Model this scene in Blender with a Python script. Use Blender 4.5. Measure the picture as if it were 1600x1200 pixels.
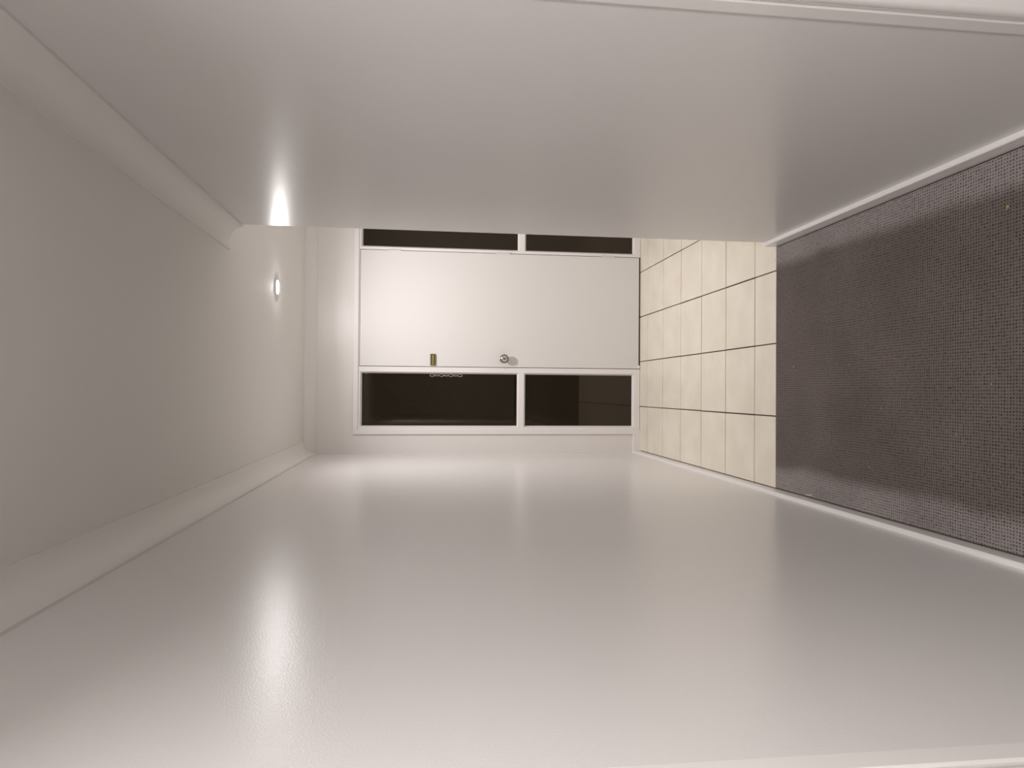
import bpy, bmesh, math, random
from mathutils import Vector, Matrix
random.seed(7)

# ------------------------------------------------------------------ scene reset
for o in list(bpy.data.objects):
    bpy.data.objects.remove(o, do_unlink=True)
sc = bpy.context.scene
COL = sc.collection

# ------------------------------------------------------------------ camera
# The photograph lies on its side: the camera is rolled a quarter turn, so the
# floor is at the right of the frame and the ceiling at the left.
F_PX = 1098.94
CAM_H = 1.5795
Fv = Vector((0.01044577, 0.99242766, -0.1223856))
Rv = Vector((0.00706714, -0.12246249, -0.99244798))
Uv = Vector((0.99992047, -0.00950196, 0.00829284))
cd = bpy.data.cameras.new('camera')
cam = bpy.data.objects.new('camera', cd)
COL.objects.link(cam)
cd.sensor_fit = 'HORIZONTAL'
cd.sensor_width = 36.0
cd.lens = F_PX / 1600 * 36.0
cd.clip_start = 0.02
cd.clip_end = 100
m = Matrix((Rv, Uv, -Fv)).transposed().to_4x4()
m.translation = Vector((0, 0, CAM_H))
cam.matrix_world = m
sc.camera = cam

# ------------------------------------------------------------------ world (night outside) and exposure
w = bpy.data.worlds.new('night')
sc.world = w
w.use_nodes = True
w.node_tree.nodes['Background'].inputs[0].default_value = (0.0105, 0.0074, 0.0047, 1)
w.node_tree.nodes['Background'].inputs[1].default_value = 1.0
vs = sc.view_settings
vs.view_transform = 'Standard'
vs.look = 'None'
vs.gamma = 1.0
vs.use_curve_mapping = False
vs.exposure = 0.36
LAMP_ENTRY = 480.0      # ceiling lamp over the entry (in view)
LAMP_HALL = 90.0       # ceiling lamp of the corridor, above the camera
LAMP_COL = (1.0, 0.970, 0.958)
HALL_WATT = 15.5
ENTRY_WATT = 10.0

# ------------------------------------------------------------------ measures (metres)
D = 5.055               # face of the door wall
XL, XR = -0.4485, 0.6836
XE = 1.62               # right wall of the entry
YE = 3.022              # end of the corridor's right wall
YB = -2.4               # wall behind the camera
H = 2.412
T = 0.1                 # wall thickness
CD, CP = 0.077, 0.090   # cornice drop and projection
BH, BT = 0.055, 0.016   # baseboard

# ------------------------------------------------------------------ materials
def mat(name, color=(.8, .8, .8), rough=.5, metal=0., spec=.5):
    m = bpy.data.materials.new(name)
    m.use_nodes = True
    b = m.node_tree.nodes['Principled BSDF']
    b.inputs['Base Color'].default_value = (*color, 1)
    b.inputs['Roughness'].default_value = rough
    b.inputs['Metallic'].default_value = metal
    b.inputs['Specular IOR Level'].default_value = spec
    return m, m.node_tree, b

def add_noise_bump(nt, b, scale, strength, dist, detail=2., coord='Object'):
    tc = nt.nodes.new('ShaderNodeTexCoord')
    n = nt.nodes.new('ShaderNodeTexNoise')
    n.inputs['Scale'].default_value = scale
    n.inputs['Detail'].default_value = detail
    bp = nt.nodes.new('ShaderNodeBump')
    bp.inputs['Strength'].default_value = strength
    bp.inputs['Distance'].default_value = dist
    nt.links.new(tc.outputs[coord], n.inputs['Vector'])
    nt.links.new(n.outputs['Fac'], bp.inputs['Height'])
    nt.links.new(bp.outputs['Normal'], b.inputs['Normal'])
    return tc, n, bp

WALL, nt, b = mat('wall_paint_eggshell', (.82, .795, .785), .26)
tc, n, bp = add_noise_bump(nt, b, 270, .19, .0014)
n2 = nt.nodes.new('ShaderNodeTexNoise'); n2.inputs['Scale'].default_value = 2.2
bp2 = nt.nodes.new('ShaderNodeBump'); bp2.inputs['Strength'].default_value = .25; bp2.inputs['Distance'].default_value = .004
nt.links.new(tc.outputs['Object'], n2.inputs['Vector'])
nt.links.new(n2.outputs['Fac'], bp2.inputs['Height'])
nt.links.new(bp2.outputs['Normal'], bp.inputs['Normal'])

WALLF, nt, b = mat('front_wall_paint', (.845, .81, .785), .38)
add_noise_bump(nt, b, 5, .35, .02)

CEIL, nt, b = mat('ceiling_paint', (.82, .80, .77), .75, spec=.3)
add_noise_bump(nt, b, 260, .12, .001)
TRIM, nt, b = mat('trim_enamel', (.90, .87, .85), .22)
add_noise_bump(nt, b, 60, .08, .001)
DOOR, nt, b = mat('door_enamel', (.81, .785, .765), .33)
add_noise_bump(nt, b, 120, .05, .001)
GROUT, nt, b = mat('grout', (.075, .058, .045), .9)
add_noise_bump(nt, b, 90, .5, .002)
BLACK, _, _ = mat('outside_dark', (.012, .010, .009), .7)
CHROME, _, _ = mat('chrome', (.62, .60, .57), .16, 1.)
CHROMED, _, _ = mat('worn_chrome', (.25, .23, .21), .30, 1.)
BRASS, nt, b = mat('aged_brass', (.42, .36, .16), .35, 1.)
DBRASS, nt, b = mat('dark_brass', (.12, .10, .05), .45, .9)
LEAF, _, _ = mat('yellow_green_leaf', (.62, .66, .16), .5)
WHITEBIT, _, _ = mat('white_crumb', (.85, .82, .78), .6)
DARKBIT, _, _ = mat('black_crumb', (.01, .01, .01), .6)

GLASS = bpy.data.materials.new('window_glass'); GLASS.use_nodes = True
b = GLASS.node_tree.nodes['Principled BSDF']
b.inputs['Base Color'].default_value = (.95, .92, .86, 1)
b.inputs['Specular Tint'].default_value = (1., .90, .78, 1)
b.inputs['Transmission Weight'].default_value = 1
b.inputs['Roughness'].default_value = .0
b.inputs['IOR'].default_value = 1.33

# cream tile: mottled, with small dark pits
TILE, nt, b = mat('cream_tile', (.7, .6, .45), .42)
tc = nt.nodes.new('ShaderNodeTexCoord')
geo = nt.nodes.new('ShaderNodeNewGeometry')
na = nt.nodes.new('ShaderNodeTexNoise'); na.inputs['Scale'].default_value = 6; na.inputs['Detail'].default_value = 4
cr = nt.nodes.new('ShaderNodeValToRGB')
cr.color_ramp.elements[0].position = .34; cr.color_ramp.elements[0].color = (.79, .715, .60, 1)
cr.color_ramp.elements[1].position = .68; cr.color_ramp.elements[1].color = (.85, .79, .685, 1)
nt.links.new(geo.outputs['Position'], na.inputs['Vector'])
nt.links.new(na.outputs['Fac'], cr.inputs['Fac'])
nb = nt.nodes.new('ShaderNodeTexVoronoi'); nb.inputs['Scale'].default_value = 9
nt.links.new(geo.outputs['Position'], nb.inputs['Vector'])
pit = nt.nodes.new('ShaderNodeMath'); pit.operation = 'LESS_THAN'; pit.inputs[1].default_value = .022
nt.links.new(nb.outputs['Distance'], pit.inputs[0])
mx = nt.nodes.new('ShaderNodeMix'); mx.data_type = 'RGBA'
mx.inputs[7].default_value = (.30, .24, .17, 1)
nt.links.new(pit.outputs[0], mx.inputs[0])
nt.links.new(cr.outputs['Color'], mx.inputs[6])
nt.links.new(mx.outputs[2], b.inputs['Base Color'])
bp = nt.nodes.new('ShaderNodeBump'); bp.inputs['Strength'].default_value = .2; bp.inputs['Distance'].default_value = .002
nn = nt.nodes.new('ShaderNodeTexNoise'); nn.inputs['Scale'].default_value = 40
nt.links.new(geo.outputs['Position'], nn.inputs['Vector'])
nt.links.new(nn.outputs['Fac'], bp.inputs['Height'])
nt.links.new(bp.outputs['Normal'], b.inputs['Normal'])

# woven carpet: a grid of loops with small dark holes, about 1 cm pitch
CARPET, nt, b = mat('woven_carpet', (.1, .09, .085), .95, spec=.15)
geo = nt.nodes.new('ShaderNodeNewGeometry')
sep = nt.nodes.new('ShaderNodeSeparateXYZ')
wob = nt.nodes.new('ShaderNodeTexNoise'); wob.inputs['Scale'].default_value = 30
nt.links.new(geo.outputs['Position'], wob.inputs['Vector'])
vm = nt.nodes.new('ShaderNodeVectorMath'); vm.operation = 'MULTIPLY_ADD'
vm.inputs[1].default_value = (.0060, .0060, 0)
nt.links.new(wob.outputs['Color'], vm.inputs[0])
nt.links.new(geo.outputs['Position'], vm.inputs[2])
nt.links.new(vm.outputs[0], sep.inputs[0])
def mnode(op, a=None, bb=None, v=None):
    q = nt.nodes.new('ShaderNodeMath'); q.operation = op
    if a is not None: nt.links.new(a, q.inputs[0])
    if bb is not None: nt.links.new(bb, q.inputs[1])
    if v is not None: q.inputs[1].default_value = v
    return q.outputs[0]
sx = mnode('COSINE', mnode('MULTIPLY', sep.outputs[0], v=2 * math.pi / .0095))
sy = mnode('COSINE', mnode('MULTIPLY', sep.outputs[1], v=2 * math.pi / .0100))
mxn = mnode('MAXIMUM', sx, sy)              # high on both sets of ribs, low in the holes
mr = nt.nodes.new('ShaderNodeMapRange')
mr.inputs['From Min'].default_value = -.9; mr.inputs['From Max'].default_value = .45
fine = nt.nodes.new('ShaderNodeTexNoise'); fine.inputs['Scale'].default_value = 420; fine.inputs['Detail'].default_value = 3
nt.links.new(geo.outputs['Position'], fine.inputs['Vector'])
irr = nt.nodes.new('ShaderNodeTexNoise'); irr.inputs['Scale'].default_value = 75
nt.links.new(geo.outputs['Position'], irr.inputs['Vector'])
nt.links.new(mnode('ADD', mxn, mnode('MULTIPLY', mnode('SUBTRACT', irr.outputs['Fac'], v=.42), v=2.6)), mr.inputs['Value'])
blot = nt.nodes.new('ShaderNodeTexNoise'); blot.inputs['Scale'].default_value = 3.5; blot.inputs['Detail'].default_value = 3
nt.links.new(geo.outputs['Position'], blot.inputs['Vector'])
cc = nt.nodes.new('ShaderNodeMix'); cc.data_type = 'RGBA'
cc.inputs[6].default_value = (.034, .027, .024, 1)
cc.inputs[7].default_value = (.175, .145, .132, 1)
nt.links.new(mr.outputs[0], cc.inputs[0])
c2 = nt.nodes.new('ShaderNodeMix'); c2.data_type = 'RGBA'; c2.blend_type = 'MULTIPLY'; c2.inputs[0].default_value = 1
nt.links.new(cc.outputs[2], c2.inputs[6])
mv = nt.nodes.new('ShaderNodeMapRange'); mv.inputs['From Min'].default_value = .3; mv.inputs['From Max'].default_value = .7
mv.inputs['To Min'].default_value = .72; mv.inputs['To Max'].default_value = 1.28
mixv = mnode('ADD', mnode('MULTIPLY', fine.outputs['Fac'], v=.6), mnode('MULTIPLY', blot.outputs['Fac'], v=.4))
nt.links.new(mixv, mv.inputs['Value'])
nt.links.new(mv.outputs[0], c2.inputs[7])
# the carpet colour is paler in strips along the baseboards
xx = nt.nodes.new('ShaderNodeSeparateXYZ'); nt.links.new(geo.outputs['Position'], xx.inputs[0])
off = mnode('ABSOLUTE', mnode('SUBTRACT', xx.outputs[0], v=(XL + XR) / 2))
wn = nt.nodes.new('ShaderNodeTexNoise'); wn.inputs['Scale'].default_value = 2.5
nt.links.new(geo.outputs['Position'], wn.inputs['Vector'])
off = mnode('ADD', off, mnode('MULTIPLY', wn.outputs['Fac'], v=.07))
edge_pale = nt.nodes.new('ShaderNodeMapRange'); edge_pale.interpolation_type = 'SMOOTHSTEP'
edge_pale.inputs['From Min'].default_value = .455; edge_pale.inputs['From Max'].default_value = .515
edge_pale.inputs['To Min'].default_value = .0; edge_pale.inputs['To Max'].default_value = 1.
nt.links.new(off, edge_pale.inputs['Value'])
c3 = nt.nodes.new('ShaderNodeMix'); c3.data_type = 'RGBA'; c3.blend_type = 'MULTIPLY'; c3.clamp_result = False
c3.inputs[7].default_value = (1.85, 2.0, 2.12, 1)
nt.links.new(edge_pale.outputs[0], c3.inputs[0]); nt.links.new(c2.outputs[2], c3.inputs[6])
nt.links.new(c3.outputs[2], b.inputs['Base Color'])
bp = nt.nodes.new('ShaderNodeBump'); bp.inputs['Strength'].default_value = .8; bp.inputs['Distance'].default_value = .003
hsum = mnode('ADD', mr.outputs[0], mnode('MULTIPLY', fine.outputs['Fac'], v=.6))
nt.links.new(hsum, bp.inputs['Height'])
nt.links.new(bp.outputs['Normal'], b.inputs['Normal'])

def emit(name, strength):
    m = bpy.data.materials.new(name); m.use_nodes = True
    b = m.node_tree.nodes['Principled BSDF']
    b.inputs['Base Color'].default_value = (.9, .9, .88, 1)
    b.inputs['Emission Color'].default_value = (*LAMP_COL, 1)
    b.inputs['Emission Strength'].default_value = strength
    return m
LENS_E = emit('lamp_lens_entry', LAMP_ENTRY)
LENS_H = emit('lamp_lens_hall', LAMP_HALL)

# ------------------------------------------------------------------ mesh helpers
def finish(name, bm, material, parent=None, smooth=False, bevel=0., kind=None, seg=2):
    if bevel:
        bmesh.ops.bevel(bm, geom=[e for e in bm.edges if len(e.link_faces) == 2 and e.calc_face_angle(0) > .6],
                        offset=bevel, segments=seg, affect='EDGES', profile=.6)
    bmesh.ops.recalc_face_normals(bm, faces=bm.faces)
    me = bpy.data.meshes.new(name)
    bm.to_mesh(me); bm.free()
    if smooth:
        for p in me.polygons: p.use_smooth = True
        me.set_sharp_from_angle(angle=math.radians(38))
    me.materials.append(material)
    o = bpy.data.objects.new(name, me)
    COL.objects.link(o)
    if parent: o.parent = parent
    if kind: o['kind'] = kind
    return o

def boxes(lst):
    """lst of (x0,x1,y0,y1,z0,z1)"""
    bm = bmesh.new()
    for x0, x1, y0, y1, z0, z1 in lst:
        r = bmesh.ops.create_cube(bm, size=1.)
        for v in r['verts']:
            v.co = Vector((x0 + (v.co.x + .5) * (x1 - x0), y0 + (v.co.y + .5) * (y1 - y0), z0 + (v.co.z + .5) * (z1 - z0)))
    return bm

def prism(profile, place, ends):
    """extrude a 2-D profile; place(u, v, end) gives the 3-D point"""
    bm = bmesh.new()
    rings = []
    for e in ends:
        rings.append([bm.verts.new(place(u, v, e)) for u, v in profile])
    n = len(profile)
    for a, c in zip(rings[:-1], rings[1:]):
        for i in range(n):
            bm.faces.new((a[i], a[(i + 1) % n], c[(i + 1) % n], c[i]))
    bm.faces.new(rings[0]); bm.faces.new(list(reversed(rings[-1])))
    return bm

def run(profile, A, B, nrm, z0, sz, mA=0, mB=0):
    """profile (offset from wall, height) run along a wall from A to B; mitres mA/mB = run shortening per unit offset"""
    A = Vector(A); B = Vector(B); d = (B - A).normalized(); nrm = Vector(nrm)
    def place(u, v, e):
        p = (A + d * (mA * u)) if e == 0 else (B - d * (mB * u))
        p = p + nrm * u
        return Vector((p.x, p.y, z0 + sz * v))
    return prism(profile, place, (0, 1))

def lathe(profile, seg=32):
    """profile of (radius, height); axis +Z"""
    bm = bmesh.new(); rings = []
    for r, z in profile:
        if r < 1e-6: rings.append([bm.verts.new((0, 0, z))])
        else: rings.append([bm.verts.new((r * math.cos(2 * math.pi * k / seg), r * math.sin(2 * math.pi * k / seg), z)) for k in range(seg)])
    for a, c in zip(rings[:-1], rings[1:]):
        for k in range(seg):
            k2 = (k + 1) % seg
            if len(a) == 1: bm.faces.new((a[0], c[k], c[k2]))
            elif len(c) == 1: bm.faces.new((a[k], a[k2], c[0]))
            else: bm.faces.new((a[k], a[k2], c[k2], c[k]))
    return bm

def moved(bm, M):
    bmesh.ops.transform(bm, matrix=M, verts=bm.verts)
    return bm

def empty(name, loc, label=None, cat=None, group=None, kind=None):
    o = bpy.data.objects.new(name, None); COL.objects.link(o)
    o.location = loc; o.empty_display_size = .05
    tag(o, label, cat, group, kind)
    return o

def tag(o, label=None, cat=None, group=None, kind=None):
    if label: o['label'] = label
    if cat: o['category'] = cat
    if group: o['group'] = group
    if kind: o['kind'] = kind
    return o

# ------------------------------------------------------------------ the shell
ZT = H + .12
floor = tag(finish('floor', boxes([(XL - T, XE + T, YB - T, D + .05, -.15, -.012)]), GROUT),
            'entry floor of cream tiles with dark joints', 'floor', kind='structure')
ceiling = tag(finish('ceiling', boxes([(XL - T, XE + T, YB - T, D + T, H, ZT)]), CEIL),
              'flat white painted ceiling of the hallway', 'ceiling', kind='structure')
# door openings into the side rooms (their casings show at the photo's right-hand corners)
LY1, LY0 = .714, -.126          # left opening
RY1, RY0 = 1.090, .250          # right opening
OH = 2.05
wl = tag(finish('wall_left', boxes([
    (XL - T, XL, LY1, D + T, -.012, ZT - .01), (XL - T, XL, YB, LY0, -.012, ZT - .01), (XL - T, XL, LY0, LY1, OH, ZT - .01)]), WALL),
    'long glossy off-white wall left of the front door', 'wall', kind='structure')
wr = tag(finish('wall_right', boxes([
    (XR, XR + T, RY1, YE, -.012, ZT - .01), (XR, XR + T, YB, RY0, -.012, ZT - .01), (XR, XR + T, RY0, RY1, OH, ZT - .01)]), WALL),
    'glossy off-white wall on the right, ending where the tiles begin', 'wall', kind='structure')
# front wall around the joinery: opening X -0.275..1.455, up to z 2.05
FX0, FX1, FZ = -.278, 1.452, 2.052
wf = tag(finish('wall_front', boxes([
    (XL, FX0, D, D + T, -.012, ZT - .01), (FX1, XE, D, D + T, -.012, ZT - .01), (FX0, FX1, D, D + T, FZ, ZT - .01)]), WALLF),
    'front wall above and beside the door and its side windows', 'wall', kind='structure')
tag(finish('wall_entry_right', boxes([(XE, XE + T, YE - T, D + T, -.012, ZT - .01)]), WALL), 'right wall of the tiled entry, hidden behind the corridor wall', 'wall', kind='structure')
tag(finish('wall_entry_near', boxes([(XR + T, XE, YE - T, YE, -.012, ZT - .01)]), WALL), 'entry wall facing the front door, round the corner', 'wall', kind='structure')
tag(finish('wall_behind', boxes([(XL, XR + T, YB - T, YB, -.012, ZT - .01)]), WALL), 'end wall of the corridor behind the camera', 'wall', kind='structure')

# --- cornice: cove profile (offset from wall, drop from ceiling)
prof = [(0, 0), (CP, 0), (CP, .006)]
N = 12
for k in range(1, N):
    t = math.pi / 2 * k / N
    prof.append((CP - (CP - .008) * math.sin(t), CD - (CD - .006) * math.cos(t)))
prof += [(.008, CD - .004), (.008, CD), (0, CD)]
def cornice(name, A, B, nrm, mA, mB, label):
    o = finish(name, run(prof, A, B, nrm, H, -1, mA, mB), TRIM2, smooth=True)
    return tag(o, label, 'cornice', kind='structure')
TRIM2, nt_, b_ = mat('cornice_paint', (.82, .80, .77), .6)
cornice('trim_1', (XL, YB), (XL, D), (1, 0), 1, 1, 'coved cornice along the top of the left wall')
cornice('trim_2', (XL, D), (XE, D), (0, -1), 1, 1, 'coved cornice above the front door')
cornice('trim_3', (XR, YB), (XR, YE), (-1, 0), 1, -1, 'coved cornice along the top of the right wall, ending at its corner')
cornice('trim_4', (XR, YE), (XE, YE), (0, 1), -1, 1, 'coved cornice round the corner above the entry')
cornice('trim_5', (XE, YE), (XE, D), (-1, 0), 1, 1, 'coved cornice on the right wall of the entry')
cornice('trim_6', (XL, YB), (XR, YB), (0, 1), 1, 1, 'coved cornice on the wall behind the camera')

# --- baseboards: small, square with an eased top edge
bprof = [(0, -.006), (BT, -.006), (BT, BH - .003), (BT - .003, BH), (0, BH)]
def base(name, A, B, nrm, mA, mB, label):
    return tag(finish(name, run(bprof, A, B, nrm, 0, 1, mA, mB), TRIM), label, 'baseboard', kind='structure')
base('baseboard_left', (XL, LY1 + .0905), (XL, D), (1, 0), 0, 1, 'low white baseboard along the left wall')
base('baseboard_right', (XR, RY1 + .0895), (XR, YE), (-1, 0), 0, -1, 'low white baseboard along the right wall')
base('baseboard_entry_near', (XR, YE), (XE, YE), (0, 1), -1, 1, 'low white baseboard round the corner in the entry')
base('baseboard_entry_right', (XE, YE), (XE, D), (-1, 0), 1, 1, 'low white baseboard on the right wall of the entry')
base('baseboard_front', (XL, D), (FX0 - .03, D), (0, -1), 1, 0, 'short white baseboard left of the side window')
base('baseboard_front_right', (FX1 + .03, D), (XE, D), (0, -1), 0, 1, 'short white baseboard right of the side window')
base('baseboard_left_near', (XL, YB), (XL, LY0 - .09), (1, 0), 1, 0, 'low white baseboard of the left wall behind the camera')
base('baseboard_right_near', (XR, YB), (XR, RY0 - .09), (-1, 0), 1, 0, 'low white baseboard of the right wall behind the camera')
base('baseboard_behind', (XL, YB), (XR, YB), (0, 1), 1, 1, 'low white baseboard behind the camera')

# --- tiles (each one a part of the floor)
JW = .0060
xs = [-.436 + .3313 * k for k in range(8)]
ys = [D - .168 - .3313 * k for k in range(6)]
ybreaks = [YE + .001] + list(reversed(ys)) + [D + .03]
xbreaks = xs
for j in range(len(ybreaks) - 1):
    for i in range(len(xbreaks) - 1):
        x0, x1 = xbreaks[i], xbreaks[i + 1]
        y0, y1 = ybreaks[j], ybreaks[j + 1]
        if i == 0: x0 = XL + BT
        if i == len(xbreaks) - 2: x1 = XE - BT + JW / 2
        g = [JW / 2 + random.uniform(-.0005, .0008) for _ in range(4)]
        if j == 0: g[2] = 0
        if i == 0: g[0] = .004
        bm = boxes([(x0 + g[0], x1 - g[1], y0 + g[2], y1 - g[3], -.0119, random.uniform(-.0004, .0004))])
        finish('tile', bm, TILE, parent=floor, bevel=.0012, seg=1)

# --- carpet
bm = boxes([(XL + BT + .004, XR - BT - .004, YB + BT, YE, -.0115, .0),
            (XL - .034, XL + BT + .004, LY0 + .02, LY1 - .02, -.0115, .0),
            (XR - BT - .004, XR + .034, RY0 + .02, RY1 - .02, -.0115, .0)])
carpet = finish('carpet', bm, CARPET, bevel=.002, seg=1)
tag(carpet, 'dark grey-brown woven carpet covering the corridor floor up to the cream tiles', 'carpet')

# ------------------------------------------------------------------ front door set
# architrave round the whole opening
ar = boxes([(-.310, FX0 + .004, D - .013, D + .02, -.0, 2.084), (FX1 - .004, 1.484, D - .013, D + .02, 0, 2.084),
            (FX0 + .004, FX1 - .004, D - .013, D + .02, FZ - .002, 2.084)])
tag(finish('trim_7', ar, TRIM, bevel=.0018, seg=1), 'white architrave framing the door and side windows', 'architrave', kind='structure')

GY = D + .026          # glass plane
def sidelight(n, x0, x1, px0, px1, label):
    """x0..x1 clear glass; px0..px1 outer limits of the frame"""
    wobj = empty('window_%d' % n, ((x0 + x1) / 2, D, 0), label, 'window', kind='structure')
    L = []
    for nm, bb in (('stile', (px0, x0 - .010, D + .0005, D + .06, .002, 2.051)),
                   ('stile', (x1 + .010, px1, D + .0005, D + .06, .002, 2.051)),
                   ('head_rail', (x0 - .010, x1 + .010, D + .0005, D + .06, 2.035, 2.051)),
                   ('bottom_rail', (x0 - .010, x1 + .010, D + .0005, D + .06, .002, .047)),
                   ('transom', (x0 - .010, x1 + .010, D + .0005, D + .06, .868, .908))):
        o = finish(nm, boxes([bb]), TRIM, bevel=.0012, seg=1); o.parent = wobj
        o.matrix_parent_inverse = Matrix.Translation(wobj.location).inverted()
    # sloped glazing beads round each pane
    for z0, z1 in ((.058, .857), (.918, 2.025)):
        bm = bmesh.new()
        o_ = [(x0 - .010, z0 - .011), (x1 + .010, z0 - .011), (x1 + .010, z1 + .011), (x0 - .010, z1 + .011)]
        i_ = [(x0, z0), (x1, z0), (x1, z1), (x0, z1)]
        va = [bm.verts.new((x, D + .0025, z)) for x, z in o_]
        vb = [bm.verts.new((x, D + .0235, z)) for x, z in i_]
        vc = [bm.verts.new((x, GY - .001, z)) for x, z in i_]
        vd = [bm.verts.new((x, GY - .001, z)) for x, z in o_]
        for a, c in ((va, vb), (vb, vc), (vc, vd), (vd, va)):
            for k in range(4):
                bm.faces.new((a[k], a[(k + 1) % 4], c[(k + 1) % 4], c[k]))
        o = finish('glazing_bead', bm, TRIM); o.parent = wobj
        o.matrix_parent_inverse = Matrix.Translation(wobj.location).inverted()
        g = finish('pane', boxes([(x0 - .008, x1 + .008, GY, GY + .005, z0 - .009, z1 + .009)]), GLASS); g.parent = wobj
        g.matrix_parent_inverse = Matrix.Translation(wobj.location).inverted()
    return wobj
DX0, DX1, DZ = .1740, .9955, 2.0400
sidelight(1, -.2495, .1225, FX0 + .001, DX0 - .004, 'dark glazed side window left of the front door')
sidelight(2, 1.0295, 1.4010, DX1 + .004, FX1 - .001, 'dark glazed side window right of the front door, mostly hidden')
tag(finish('trim_8', boxes([(DX0 - .003, DX1 + .003, D + .0005, D + .06, DZ + .003, 2.051)]), TRIM), 'white frame head above the front door', 'door frame', kind='structure')

door = empty('door_1', ((DX0 + DX1) / 2, D, 0), 'plain white front door with round knob and brass bolt', 'door', kind='structure')
def child(o, parent, label=None):
    o.parent = parent
    o.matrix_parent_inverse = Matrix.Translation(parent.location).inverted()
    if label: o['label'] = label
    return o
child(finish('door_leaf', boxes([(DX0, DX1, D - .001, D + .040, .0125, DZ)]), DOOR, bevel=.0015, seg=2), door)
child(finish('gap_dark_strip', boxes([(DX0 + .022, DX1 + .003, D + .041, D + .052, .0, .02)]), BLACK), door, 'black strip standing in for the darkness of the gap under the door')  # black strip added so the gap under the door reads dark
# hinges: painted over, knuckles standing proud of the joint
for zc, hh in ((1.802, .090), (1.026, .098), (.2495, .097)):
    bm = boxes([(DX1 - .004, DX1 + .006, D - .0055, D + .002, zc - hh / 2, zc + hh / 2)])
    for k in range(5):
        r = bmesh.ops.create_cone(bm, cap_ends=True, segments=12, radius1=.0058, radius2=.0058, depth=hh / 5 - .0012)
        bmesh.ops.translate(bm, verts=r['verts'], vec=(DX1 + .001, D - .0045, zc - hh / 2 + hh / 5 * (k + .5)))
    child(finish('hinge', bm, DOOR, smooth=True), door)
# small white guide at the lower corner
bm = bmesh.new()
bmesh.ops.create_uvsphere(bm, u_segments=12, v_segments=8, radius=.011, matrix=Matrix.Translation((DX0 + .012, D - .001, .010)) @ Matrix.Diagonal((1.2, .6, .9, 1)))
child(finish('corner_block', bm, TRIM, smooth=True), door, 'small white lump at the lower corner')
# knob
KX, KZ = .233, 1.0185
MK = Matrix.Translation((KX, D - .001, KZ)) @ Matrix.Rotation(math.radians(90), 4, 'X')     # +Z -> -Y
knob = lathe([(.0, .0), (.028, .0), (.029, .003), (.024, .006), (.012, .009), (.011, .022), (.018, .028), (.028, .034),
              (.0315, .040), (.0318, .045), (.030, .049), (.0265, .0505), (.0245, .0485), (.021, .0475), (.012, .050), (0, .051)], 40)
kn = child(finish('knob', moved(knob, MK), CHROMED, smooth=True), door, 'round chrome door knob')
rim = lathe([(.0305, .0485), (.029, .0512), (.0262, .0522), (.0255, .0505), (.0285, .0482)], 40)
bmv = moved(rim, MK); bmesh.ops.remove_doubles(bmv, verts=bmv.verts, dist=1e-6)
rim_o = finish('knob_rim', bmv, CHROMED, smooth=True); rim_o.parent = kn
dish = lathe([(0, .0495), (.021, .0490), (.0235, .0515), (.020, .0535), (.015, .0520), (.011, .0535), (.0085, .0560), (.0, .0562)], 12)
d_o = finish('knob_face', moved(dish, MK), CHROME); d_o.parent = kn
key = boxes([(KX - .0012, KX + .0012, D - .0590, D - .0565, KZ - .006, KZ + .006)])
k_o = finish('key_slot', key, DARKBIT); k_o.parent = kn
# strike on the frame
child(finish('strike', boxes([(DX0 - .011, DX0 - .004, D - .0025, D + .001, KZ - .022, KZ - .010), (DX0 - .011, DX0 - .004, D - .0025, D + .001, KZ - .006, KZ + .008),
                              (DX0 - .015, DX0 - .010, D - .0015, D + .001, KZ - .018, KZ + .004)]), TRIM, bevel=.001, seg=1), door, 'small painted strike plate on the frame')
# brass bolt
bz, bx0, bx1 = 1.5255, .180, .263
bolt = child(finish('bolt_plate', boxes([(bx0, bx1, D - .006, D - .001, bz - .020, bz + .020)]), DBRASS, bevel=.0015, seg=1), door, 'aged brass bolt')
g1 = finish('bolt_guide', boxes([(bx0 + .004, bx1 - .006, D - .012, D - .006, bz + .010, bz + .0175), (bx0 + .004, bx1 - .006, D - .012, D - .006, bz - .0175, bz - .010)]), BRASS, bevel=.001, seg=1)
g1.parent = bolt
bm = bmesh.new()
bmesh.ops.create_cone(bm, cap_ends=True, segments=16, radius1=.0055, radius2=.0055, depth=.066,
                      matrix=Matrix.Translation(((bx0 + bx1) / 2, D - .0115, bz)) @ Matrix.Rotation(math.radians(90), 4, 'Y'))
g2 = finish('bolt_bar', bm, BRASS, smooth=True); g2.parent = bolt
bm = boxes([(bx1 - .012, bx1 - .004, D - .018, D - .006, bz - .006, bz + .006), (bx0 + .002, bx0 + .010, D - .015, D - .006, bz - .010, bz + .010)])
g3 = finish('bolt_knob', bm, BRASS, bevel=.0015, seg=1); g3.parent = bolt

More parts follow.
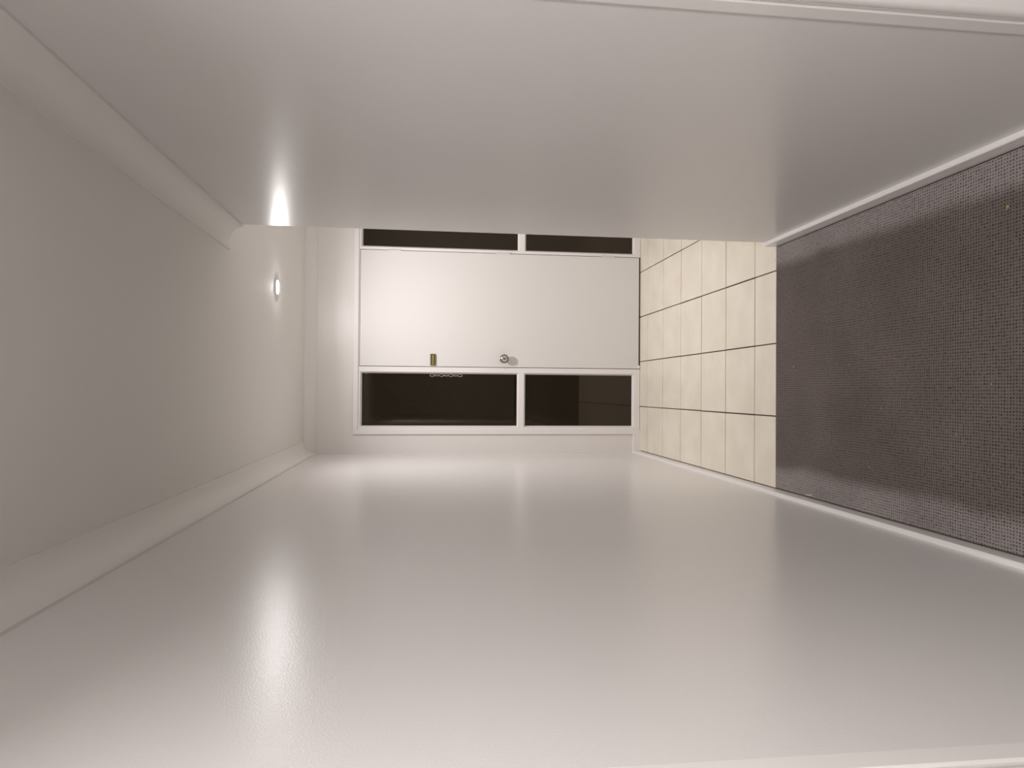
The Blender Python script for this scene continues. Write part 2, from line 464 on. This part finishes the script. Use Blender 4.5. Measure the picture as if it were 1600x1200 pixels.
# chain hanging outside against the upper left pane, beside the door post
ch = empty('door_chain', (.1115, GY + .014, 1.54), 'thin pale metal chain hanging behind the left side window by the door post', 'chain')
zc = 1.531
for k in range(7):
    bm = bmesh.new()
    R1, R2, r = .0155, .0085, .0022
    n1, n2_ = 16, 6
    vv = []
    for a in range(n1):
        t = 2 * math.pi * a / n1
        c = Vector((R2 * math.cos(t), 0, R1 * math.sin(t)))
        nn_ = Vector((math.cos(t), 0, math.sin(t)))
        vv.append([bm.verts.new(c + nn_ * (r * math.cos(s)) + Vector((0, r * math.sin(s), 0))) for s in [2 * math.pi * q / n2_ for q in range(n2_)]])
    for a in range(n1):
        for q in range(n2_):
            bm.faces.new((vv[a][q], vv[(a + 1) % n1][q], vv[(a + 1) % n1][(q + 1) % n2_], vv[a][(q + 1) % n2_]))
    rot = Matrix.Rotation(math.radians(0 if k % 2 == 0 else 55), 4, 'Z')
    o = finish('link', moved(bm, rot), WHITEBIT, smooth=True)
    o.parent = ch
    o.location = (random.uniform(-.001, .001), 0, zc - 1.54 - k * .0335)

# ------------------------------------------------------------------ side-room doors with moulded casings near the camera
def casing_profile():
    # (distance from outer edge towards the opening, thickness)
    p = [(0, 0), (0, .011), (.001, .012), (.033, .012)]
    for k in range(1, 8):
        t = k / 8
        p.append((.033 + t * .029, .0085 + .0105 * t * t))
    p += [(.062, .019), (.066, .0215), (.072, .0225), (.079, .022), (.085, .019), (.088, .014), (.089, 0)]
    return p
CPROF = casing_profile()
def side_door(n, X, s, y0, y1, names, label, tl):
    """X wall face, s = +1 if the room side is +X; opening y0..y1"""
    zo = OH + .089
    # far leg, near leg and head, mitred
    far = prism(CPROF, lambda u, v, e: Vector((X + s * v, y1 + .089 - u, -.0 if e == 0 else zo - u)), (0, 1))
    near = prism(CPROF, lambda u, v, e: Vector((X + s * v, y0 - .089 + u, -.0 if e == 0 else zo - u)), (0, 1))
    head = prism(CPROF, lambda u, v, e: Vector((X + s * v, (y0 - .089 + u) if e == 0 else (y1 + .089 - u), zo - u)), (0, 1))
    root = empty(names, (X, (y0 + y1) / 2, 0), tl, 'door casing', kind='structure')
    for nm, b_ in (('casing_leg', far), ('casing_leg', near), ('casing_head', head)):
        child(finish(nm, b_, TRIM, smooth=True), root)
    # jamb lining and a closed flush door set back in it
    xi = X - s * .1
    a, c = sorted((X - s * .0005, xi))
    child(finish('jamb', boxes([(a, c, y1 - .0195, y1 + .0, .0, OH), (a, c, y0, y0 + .0195, .0, OH), (a, c, y0 + .0195, y1 - .0195, OH - .02, OH)]), TRIM), root)
    a, c = sorted((X - s * .035, X - s * .073))
    dr = empty('door_%d' % n, (X, (y0 + y1) / 2, 0), label, 'door', kind='structure')
    child(finish('door_leaf', boxes([(a, c, y0 + .022, y1 - .022, .008, OH - .023)]), DOOR, bevel=.0015, seg=1), dr)
    kb = lathe([(0, 0), (.026, 0), (.027, .004), (.012, .008), (.011, .025), (.024, .036), (.027, .044), (.022, .052), (0, .054)], 24)
    M = Matrix.Translation((X - s * .035, y0 + .085, 1.0)) @ Matrix.Rotation(math.radians(90 * s), 4, 'Y')
    child(finish('knob', moved(kb, M), CHROME, smooth=True), dr)
side_door(2, XL, 1, LY0, LY1, 'trim_9', 'white side door in the left wall beside the camera', 'moulded white door casing on the left wall, nearest the camera')
side_door(3, XR, -1, RY0, RY1, 'trim_10', 'white side door in the right wall beside the camera', 'moulded white door casing on the right wall, nearest the camera')

# ------------------------------------------------------------------ ceiling lamps
def lamp(x, y, lens_mat, label):
    t = empty('ceiling_lamp', (x, y, H), label, 'lamp')
    ring = lathe([(.037, -.0002), (.0465, -.0002), (.047, -.0020), (.0445, -.0062), (.041, -.0070), (.038, -.0060)], 32)
    bmv = ring
    r_ = finish('trim_ring', bmv, TRIM, smooth=True); r_.parent = t
    dome = lathe([(.0375, -.0040), (.0355, -.0068), (.029, -.0095), (.020, -.0112), (.010, -.0122), (0, -.0125)], 16)
    d_ = finish('lens', dome, lens_mat, smooth=True); d_.parent = t
    return t
t1 = lamp(.575, 4.07, LENS_E, 'small glowing round ceiling lamp in front of the door')
t2 = lamp(.26, .10, LENS_H, 'small round ceiling lamp above the camera in the corridor')

for root, watt, spread in ((t1, ENTRY_WATT, 160), (t2, HALL_WATT, 155)):
    al = bpy.data.lights.new('lamp_light', 'AREA')
    al.shape = 'DISK'; al.size = .076; al.energy = watt; al.color = LAMP_COL; al.spread = math.radians(spread)
    alo = bpy.data.objects.new('lamp_light', al); COL.objects.link(alo)
    alo.parent = root; alo.location = (0, 0, -.0145)

# ------------------------------------------------------------------ bits on the carpet
bm = bmesh.new()
pts = []
for k in range(9):
    t = k / 8
    a = math.radians(-70 + 190 * t)
    wdt = .0022 * math.sin(math.pi * (t * .92 + .04)) + .0004
    c = Vector((.0065 * math.cos(a), .004 * math.sin(a), .002 + .002 * math.sin(math.pi * t)))
    tg = Vector((math.cos(a), math.sin(a), 0))
    pts.append([bm.verts.new(c + tg * wdt * q + Vector((0, 0, .0012 if abs(q) == 1 else 0))) for q in (-1, 0, 1)])
for a, c in zip(pts[:-1], pts[1:]):
    for q in range(2): bm.faces.new((a[q], a[q + 1], c[q + 1], c[q]))
r = bmesh.ops.solidify(bm, geom=bm.faces[:], thickness=.0005)
o = finish('leaf', bm, LEAF, smooth=True)
o.location = (.508, 1.735, .001)
tag(o, 'tiny curled yellow-green leaf lying on the carpet near the right wall', 'leaf')

def crumb(x, y, r, material, label, cat, group=None, sq=(1, .8, .6)):
    bm = bmesh.new()
    bmesh.ops.create_icosphere(bm, subdivisions=1, radius=r)
    for v in bm.verts: v.co = Vector((v.co.x * sq[0], v.co.y * sq[1], v.co.z * sq[2])) * random.uniform(.75, 1.2)
    o = finish('crumb', bm, material); o.location = (x, y, r * sq[2] * .7)
    tag(o, label, cat, group)
for x, y, r in ((-.043, 2.368, .0013), (-.050, 2.281, .0015), (.115, 2.867, .0018), (.109, 2.465, .0015), (.030, 1.797, .0015),
                (-.262, 2.341, .0017), (-.243, 1.766, .0015), (-.030, 1.835, .0011), (-.120, 1.93, .0014), (-.168, 1.79, .0011)):
    crumb(x, y, r, WHITEBIT, 'tiny white crumb scattered on the dark carpet', 'crumb', 'white crumbs on the carpet')
crumb(.018, 1.953, .0032, DARKBIT, 'black crumb in the middle of the carpet', 'crumb')
o = finish('lint', boxes([(-.0012, .0012, -.022, .022, 0, .0015)]), WHITEBIT, bevel=.0004, seg=1)
o.location = (-.420, 2.74, .0005); o.rotation_euler = (0, 0, .12)
tag(o, 'short white thread on the carpet against the left baseboard', 'thread')
